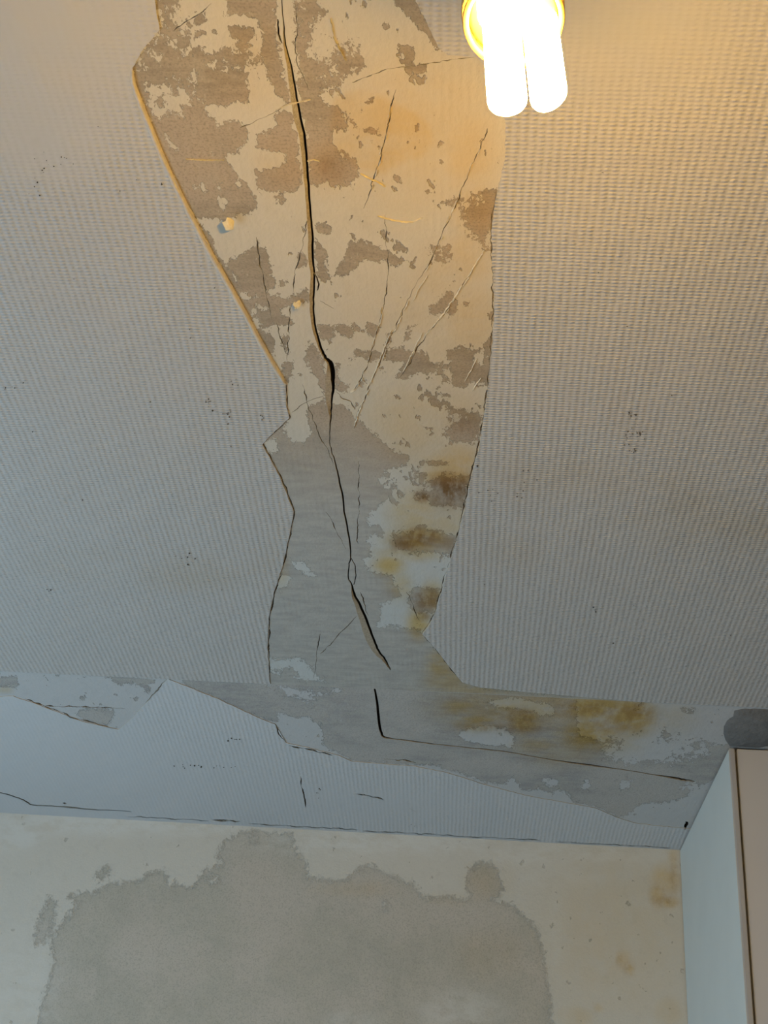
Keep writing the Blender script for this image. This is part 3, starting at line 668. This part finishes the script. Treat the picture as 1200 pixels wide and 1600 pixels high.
OCH_B = [(700, 1045, 26, 30, .8), (715, 1065, 45, 22, .7), (720, 1105, 36, 16, .75), (745, 1128, 40, 14, .85), (790, 1112, 40, 18, .75), (820, 1125, 30, 26, .9), (770, 1090, 80, 12, .5), (840, 1165, 40, 14, .55), (930, 1106, 66, 26, 1.0), (985, 1118, 42, 34, 1.0), (920, 1148, 52, 30, .95), (860, 1100, 80, 40, .6), (760, 1105, 90, 34, .55), (880, 1180, 60, 20, .35), (960, 1150, 50, 30, .4), (1050, 1120, 40, 30, .25), (8, 1078, 14, 5, .4)]
BRN_B = [(815, 1120, 28, 14, .5), (790, 1138, 70, 7, .5), (925, 1108, 55, 14, .5), (990, 1114, 34, 20, .55), (960, 1130, 60, 20, .35), (915, 1150, 24, 16, .35), (715, 1060, 26, 14, .35)]
bholes = []
bandroot = struct(bmobj('trim_1', bm, M_BANDPL)); bandroot['label'] = 'border strip of the ceiling along the far wall, half stripped of its paper'
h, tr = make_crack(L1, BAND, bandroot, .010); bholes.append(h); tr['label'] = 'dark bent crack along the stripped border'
for i, hl in enumerate([[(228, 1098), (240, 1084), (252, 1068), (262, 1060)], [(40, 1092), (75, 1105), (110, 1119), (150, 1131), (182, 1138)],
                        [(70, 1103), (120, 1104), (170, 1106), (195, 1107)], [(429, 1130), (436, 1145), (447, 1159)], [(470, 1212), (473, 1235), (478, 1262)], [(555, 1240), (575, 1242), (600, 1249)], [(640, 1262), (650, 1268)],
                        [(600, 1186), (630, 1188), (650, 1192)], [(452, 1164), (490, 1172), (520, 1180)]]):
    h, _ = make_crack(hair_nodes(hl, 1.6, i+60), BAND, bandroot, .005, M_HAIR); bholes.append(h)
def yj(x):                                    # wall / strip corner as seen in the frame
    return proj(Vector((hit(x, 1295, WALL).x, YW, HB)))[1]
def gap(xa, xb, up, wd, seed):
    rr = random.Random(seed); xs = list(np.arange(xa, xb, 9.0))
    return [(x, yj(x) - up + rr.uniform(-.8, .8), wd*rr.uniform(.35, 1.2) if 0 < i < len(xs)-1 else .3, 0) for i, x in enumerate(xs)]
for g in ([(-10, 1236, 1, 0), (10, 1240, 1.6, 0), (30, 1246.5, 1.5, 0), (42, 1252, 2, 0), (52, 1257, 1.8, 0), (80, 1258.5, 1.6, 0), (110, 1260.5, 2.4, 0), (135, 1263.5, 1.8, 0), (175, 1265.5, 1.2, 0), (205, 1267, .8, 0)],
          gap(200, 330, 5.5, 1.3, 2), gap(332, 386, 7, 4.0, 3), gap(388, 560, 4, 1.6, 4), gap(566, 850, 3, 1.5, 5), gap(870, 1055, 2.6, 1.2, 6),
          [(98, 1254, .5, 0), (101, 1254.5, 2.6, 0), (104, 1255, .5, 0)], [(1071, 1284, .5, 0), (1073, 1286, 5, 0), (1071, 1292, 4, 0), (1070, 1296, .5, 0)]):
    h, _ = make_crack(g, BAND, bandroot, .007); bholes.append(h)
lo = uv(Vector((XL-.02, YW+.01, 0)) + Vector((0, 0, HB)), BAND)
vW = -(YW + .004 - YC)/math.cos(TILT)
out = [(XL-.02, -.0), (XR+.02, -.0), (XR+.02, vW), (XL-.02, vW)][::-1]
F_BAND = {'lay': lambda P: layfield(P, BOPS), 'amp': amp_b, 'ochre': lambda P: soft(P, OCH_B), 'brown': lambda P: soft(P, BRN_B), 'pit': lambda P: 0.2 + 0*P[:, 0]}
bp = surface('bare_plaster', BAND, out, (-40, 1240, 1040, 1345, 4.5), M_BANDPL, F_BAND, bholes, bandroot)
bp['label'] = 'grey and ochre stained plaster of the border strip'
BE = [(-60, 1078), (0, 1088), (20, 1087), (50, 1097), (90, 1112), (130, 1127), (185, 1139), (205, 1122), (228, 1098), (246, 1078), (262, 1060), (290, 1071), (340, 1091), (400, 1119), (430, 1131), (447, 1160), (480, 1167), (530, 1180), (550, 1189), (600, 1193), (650, 1197), (700, 1207),
      (760, 1226), (820, 1242), (880, 1253), (930, 1262), (968, 1278), (990, 1285), (1030, 1290), (1062, 1293), (1095, 1296)]
BEj = jagged(BE, 6, .6, 21); BE_uv = at(BEj, BAND)
out = BE_uv + [(BE_uv[-1][0]+.03, vW), (BE_uv[0][0]-1.2, vW), (BE_uv[0][0]-1.2, BE_uv[0][1])]
F_BP = {'weave': lambda P: np.clip(0.25 + np.clip((P[:, 0]-150)/350, 0, 1)*.7 + soft(P, [(300, 1110, 120, 60, .6)]), 0, .95) * (1 - .5*soft(P, [(560, 1255, 180, 30, 1)])), 'ochre': lambda P: 0*P[:, 0]}
pb = surface('wallpaper', BAND, out, (-40, 1110, 1062, 1345, 12), M_PAPERB, F_BP, bholes, bandroot, .001)
pb['label'] = 'pale blue-white ribbed wallpaper left along the bottom of the border strip'
solid_edge('paper_edge', BE_uv, BAND, .001, -.0004, M_LIP, pb, False)
specks('mould_specks', [(345, 1198, 30, 3, 9), (300, 1197, 25, 2, 6), (365, 1155, 9, 3, 6), (498, 1240, 4, 5, 5), (642, 1288, 3, 2, 2), (580, 1300, 70, 4, 3)], BAND, .0015, pb, 15)
# grey cement patch in the corner above the cupboard
PF = [(1131, 1135), (1136, 1126), (1146, 1119), (1148, 1110), (1165, 1107), (1200, 1108), (1320, 1112), (1330, 1170), (1205, 1164), (1180, 1168), (1140, 1166), (1134, 1156), (1130, 1146)]
PFj = jagged(PF + [PF[0]], 6, .8, 31)[:-1]; pf = at(PFj, BAND)
cx = sum(p[0] for p in pf)/len(pf); cy = sum(p[1] for p in pf)/len(pf)
inn = [(cx+(p[0]-cx)*.93, cy+(p[1]-cy)*.86) for p in pf]; n = len(pf)
vs = [W(p, BAND, .0) for p in pf] + [W(p, BAND, .0045) for p in inn] + [W((cx, cy), BAND, .005)]
fs = [(i, (i+1) % n, n+(i+1) % n, n+i) for i in range(n)] + [(n+i, n+(i+1) % n, 2*n) for i in range(n)]
o = obj('cement_patch', vs, fs, M_FILL, bandroot, True); o['label'] = 'dark grey cement patch above the cupboard corner'

# ------------------------------------------------------------------ far wall
WOPS = [
 ('D', [(55, 1660), (62, 1590), (74, 1545), (86, 1502), (80, 1472), (98, 1442), (124, 1412), (106, 1399), (130, 1397), (150, 1395), (170, 1382), (192, 1380), (224, 1376), (228, 1365), (259, 1362), (263, 1384), (272, 1378), (300, 1390), (314, 1370), (325, 1357), (348, 1352), (350, 1345), (339, 1336), (352, 1316), (374, 1303), (400, 1297), (426, 1303), (456, 1305),
        (463, 1330), (476, 1345), (481, 1371), (520, 1378), (545, 1374), (550, 1363), (575, 1352), (600, 1364), (640, 1380), (650, 1386), (655, 1399), (672, 1404), (700, 1401), (728, 1408), (738, 1400), (728, 1385), (731, 1370), (740, 1355), (756, 1347), (776, 1356), (780, 1376), (788, 1388), (776, 1402), (764, 1408), (785, 1412), (802, 1415),
        (815, 1430), (838, 1450), (846, 1480), (852, 1520), (860, 1560), (862, 1660)]),
 ('D', [(54, 1478), (60, 1442), (78, 1402), (88, 1412), (84, 1440), (72, 1466)]), ('D', [(150, 1370), (160, 1360), (168, 1352), (172, 1364), (160, 1374)]),
 ('L', [(388, 1308), (396, 1304), (402, 1312), (394, 1318)]), ('L', [(260, 1380), (272, 1378), (270, 1388)]), ('L', [(322, 1374), (340, 1368), (344, 1378), (330, 1382)]),
 ('L', [(600, 1408), (606, 1410), (605, 1424), (601, 1420)]),
]
OCH_W = [(1040, 1375, 26, 28, .55), (1028, 1400, 16, 22, .6), (1052, 1350, 10, 30, .45), (1045, 1410, 16, 10, .65), (975, 1500, 12, 22, .40), (985, 1515, 7, 9, .6), (968, 1497, 7, 12, .5), (900, 1590, 30, 20, .30), (1045, 1580, 24, 26, .3), (935, 1575, 8, 8, .4), (770, 1490, 60, 40, .14), (560, 1390, 60, 12, .18), (700, 1405, 40, 10, .15), (960, 1450, 120, 140, .22), (790, 1380, 20, 30, .1), (755, 1378, 30, 28, .2)]
BRN_W = [(1030, 1400, 14, 20, .35), (1046, 1408, 12, 9, .45), (1053, 1368, 7, 30, .35), (982, 1512, 8, 12, .35), (968, 1500, 5, 12, .3)]
PALE_W = [(200, 1285, 260, 22, .8), (620, 1312, 220, 26, .75), (900, 1335, 170, 20, .6), (20, 1300, 60, 30, .7), (40, 1560, 60, 120, .35), (720, 1580, 70, 34, .45), (880, 1370, 70, 18, .35), (545, 1600, 60, 20, .3), (870, 1450, 12, 60, .3)]
F_WALL = {'pale': lambda P: soft(P, PALE_W), 'lay': lambda P: layfield(P, WOPS), 'amp': lambda P: 3.0 + 0*P[:, 0], 'ochre': lambda P: soft(P, OCH_W), 'brown': lambda P: soft(P, BRN_W), 'pit': lambda P: 0.0*P[:, 0]}
bm = bmesh.new(); box(bm, XL-.1, XR+.1, YW+.013, YW+.12, -.02, H+.08)
wall = struct(bmobj('wall_back', bm, M_WALLPL)); wall['label'] = 'far wall of scraped cream and grey plaster'
out = [(XL-.02, 0), (XR+.02, 0), (XR+.02, HB+.004), (XL-.02, HB+.004)]
wholes = []
for i, hl in enumerate([[(48, 1262), (70, 1263.5), (105, 1264.5), (130, 1268), (150, 1270)], [(150, 1270), (190, 1272.5), (220, 1274.5)]]): pass
ws = surface('wall_plaster', WALL, out, (-40, 1110, 1250, 1680, 5), M_WALLPL, F_WALL, wholes, wall)
ws['label'] = 'cream wall skin scraped back to grey-beige plaster'
# ------------------------------------------------------------------ built-in cupboard on the right
A = hit(1062, 1328, WALL)                     # back top corner of its side
XS = A.x
front_top = hit(1139, 1166, BAND); YF = front_top.y
XS2 = front_top.x
x_s = XS2; skew = (XS - XS2)/(YW - YF)
ZT = HB - .004
def bandz(y): return H - (y - YC)*math.tan(TILT)
cup = empty('cupboard', (x_s+.25, (YF+YW)/2, 0))
tag(cup, 'tall pale built-in cupboard in the right corner, its top against the ceiling', 'cupboard')
def child(o):
    o.parent = cup; o.matrix_parent_inverse = cup.matrix_world.inverted(); return o
def wedge(name, x0, x1, y0, y1, z0, m, top=0.003, sk=0.0):
    zs = [bandz(y0)-top, bandz(y1)-top]
    vs = [(x0, y0, z0), (x1, y0, z0), (x1, y1, z0), (x0, y1, z0), (x0, y0, zs[0]), (x1, y0, zs[0]), (x1, y1, zs[1]), (x0, y1, zs[1])]
    vs = [(x + sk*(y - YF), y, z) for x, y, z in vs]
    fs = [(0, 3, 2, 1), (4, 5, 6, 7), (0, 1, 5, 4), (1, 2, 6, 5), (2, 3, 7, 6), (3, 0, 4, 7)]
    bm = bmesh.new(); bv = [bm.verts.new(v) for v in vs]; [bm.faces.new([bv[i] for i in f]) for f in fs]
    bmesh.ops.bevel(bm, geom=list(bm.edges), offset=.0012, segments=2, affect='EDGES')
    return child(bmobj(name, bm, m))
tlip = (hit(1151, 1166, BAND).x - hit(1142, 1166, BAND).x)
tlip = max(tlip, .008)
wedge('side_panel', x_s, x_s+tlip, YF+.004, YW-.002, 0.005, M_BOARD, .003, skew).__setitem__('label', 'pale blue-green painted side board')
wedge('edge_strip', x_s, x_s+tlip, YF-.0, YF+.003, 0.005, M_EDGE)
wedge('door', x_s+tlip+.0035, x_s+.62, YF+.002, YF+.020, 0.06, M_DOOR, .0025).__setitem__('label', 'greyish white door panel')
wedge('door', x_s+.626, x_s+1.08 if x_s+1.08 < XR-.03 else XR-.03, YF+.002, YF+.020, 0.06, M_DOOR, .0025)
wedge('top_panel', x_s+.02, XR-.03, YF+.03, YW-.01, 2.30, M_BOARD, .004)

# ------------------------------------------------------------------ the rest of the room
def wallbox(name, x0, x1, y0, y1, z0, z1, m):
    bm = bmesh.new(); box(bm, x0, x1, y0, y1, z0, z1); return struct(bmobj(name, bm, m))
wallbox('floor', XL-.1, XR+.1, YB-.1, YW+.12, -.12, 0, M_FLOOR)
wallbox('wall_right', XR, XR+.1, YB, YW, 0, H+.014, M_PAINTW)
wallbox('wall_front', XL-.1, XR+.1, YB-.1, YB, 0, H+.014, M_PAINTW)
bm = bmesh.new()
box(bm, XL-.1, XL, YB, WIN[0], 0, H+.014); box(bm, XL-.1, XL, WIN[1], YW, 0, H+.014)
box(bm, XL-.1, XL, WIN[0], WIN[1], 0, WIN[2]); box(bm, XL-.1, XL, WIN[0], WIN[1], WIN[3], H+.014)
struct(bmobj('wall_left', bm, M_PAINTW))
bm = bmesh.new(); y0, y1, z0, z1 = WIN
for a in ((y0, y0+.05, z0, z1), (y1-.05, y1, z0, z1), (y0, y1, z0, z0+.05), (y0, y1, z1-.05, z1), ((y0+y1)/2-.025, (y0+y1)/2+.025, z0, z1)):
    box(bm, XL-.07, XL-.02, a[0], a[1], a[2], a[3])
win = struct(bmobj('window_1', bm, M_WHITE))
bm = bmesh.new(); box(bm, XL-.05, XL-.045, y0+.04, y1-.04, z0+.04, z1-.04); bmobj('pane', bm, M_GLASS, win)

# ------------------------------------------------------------------ the lamp
D0 = 0.86                                     # distance of the lamp from the camera
LEN = .096
baseP = Vector((0, 0, CZ)) + ray(802, 25) * D0
rt = ray(815, 163); q = baseP - Vector((0, 0, CZ)); bb = q.dot(rt); disc = bb*bb - q.length_squared + LEN*LEN
tip = Vector((0, 0, CZ)) + rt * (bb - math.sqrt(max(disc, 0)))
axis = (tip - baseP).normalized()             # hangs a little askew
right = Vector((M @ Vector((1, 0, 0)))); right = (right - axis*right.dot(axis)).normalized()
fwd = axis.cross(right)
lamp = empty('pendant_lamp', (baseP.x, baseP.y, H))
tag(lamp, 'lit compact fluorescent lamp of bent tubes hanging in a holder from the ceiling', 'lamp')
def lchild(name, verts, faces, m, smooth=True):
    o = obj(name, verts, faces, m, None, smooth); o.parent = lamp; o.matrix_parent_inverse = lamp.matrix_world.inverted(); return o
def L2W(x, y, z): return baseP + right*x + fwd*y + axis*z
def sweep(path, rads, seg=18, frame=None, cap=True):
    vs = []; fs = []; n = len(path)
    ref = Vector((0.31, .2, .93)).normalized() if frame is None else frame
    for i, p in enumerate(path):
        t = (path[min(n-1, i+1)] - path[max(0, i-1)]).normalized()
        a = t.cross(ref); a = a.normalized() if a.length > 1e-4 else t.orthogonal().normalized(); b = t.cross(a)
        for k in range(seg):
            q = 2*math.pi*k/seg; vs.append(p + (a*math.cos(q) + b*math.sin(q))*rads[i])
    for i in range(n-1):
        for k in range(seg): fs.append((i*seg+k, i*seg+(k+1) % seg, (i+1)*seg+(k+1) % seg, (i+1)*seg+k))
    if cap: fs += [tuple(range(seg))[::-1], tuple(range((n-1)*seg, n*seg))]
    return vs, fs
def utube(cx, cy, ang, half, r, length):
    d = (right*math.cos(ang) + fwd*math.sin(ang)); nrm = (right*-math.sin(ang) + fwd*math.cos(ang))
    c = L2W(cx, cy, 0); path = [c - d*half + axis*z for z in np.linspace(0, length-half-r, 6)]
    for k in range(1, 12):
        a = math.pi*k/12; path.append(c - d*half*math.cos(a) + axis*(length-half-r + half*math.sin(a)))
    path += [c + d*half + axis*z for z in np.linspace(length-half-r, 0, 6)]
    return sweep(path, [r]*len(path), 16, nrm)
for cx, cy, ang, half, r, ln in ((-.0070, -.004, math.radians(8), .0048, .0062, LEN), (.0159, -.004, math.radians(35), .0046, .0062, LEN-.006), (-.006, .014, math.radians(-6), .0105, .0062, LEN-.052)):
    v, f = utube(cx, cy, ang, half, r, ln); lchild('lamp_tube', v, f, M_GLOW)
def lathe(prof, seg=48):
    vs = []; fs = []; n = len(prof)
    for r, z in prof:
        for k in range(seg):
            a = 2*math.pi*k/seg; vs.append(L2W(r*math.cos(a), r*math.sin(a), z))
    for i in range(n-1):
        for k in range(seg): fs.append((i*seg+k, i*seg+(k+1) % seg, (i+1)*seg+(k+1) % seg, (i+1)*seg+k))
    return vs, fs
v, f = lathe([(0.0005, .0), (.024, .0), (.0262, -.002), (.0262, -.030), (.020, -.040), (.014, -.052), (.0005, -.052)]); lchild('ballast', v, f, M_COLLAR)
v, f = lathe([(.0262, -.006), (.0295, -.004), (.0305, -.006), (.0300, -.016), (.0262, -.018)]); lchild('collar', v, f, M_COLLAR)
v, f = lathe([(.0262, .006), (.0288, .008), (.0300, .004), (.0290, .000), (.0262, .001)]); lchild('collar', v, f, M_COLLAR)
v, f = lathe([(.0005, -.05), (.018, -.052), (.020, -.060), (.0195, -.088), (.012, -.100), (.004, -.106), (.0005, -.106)]); lchild('lamp_holder', v, f, M_WHITE)
topP = L2W(0, 0, -.104); rose = Vector((baseP.x-.02, baseP.y, H-.012))
v, f = sweep([topP.lerp(rose, k/8) + Vector((math.sin(k/8*math.pi)*.004, 0, 0)) for k in range(9)], [.003]*9, 10); lchild('cable', v, f, M_WHITE)
bm = bmesh.new(); bmesh.ops.create_cone(bm, cap_ends=True, segments=40, radius1=.030, radius2=.042, depth=.02, matrix=Matrix.Translation((rose.x, rose.y, H-.0125)))
o = bmobj('ceiling_rose', bm, M_WHITE); o.parent = lamp; o.matrix_parent_inverse = lamp.matrix_world.inverted()
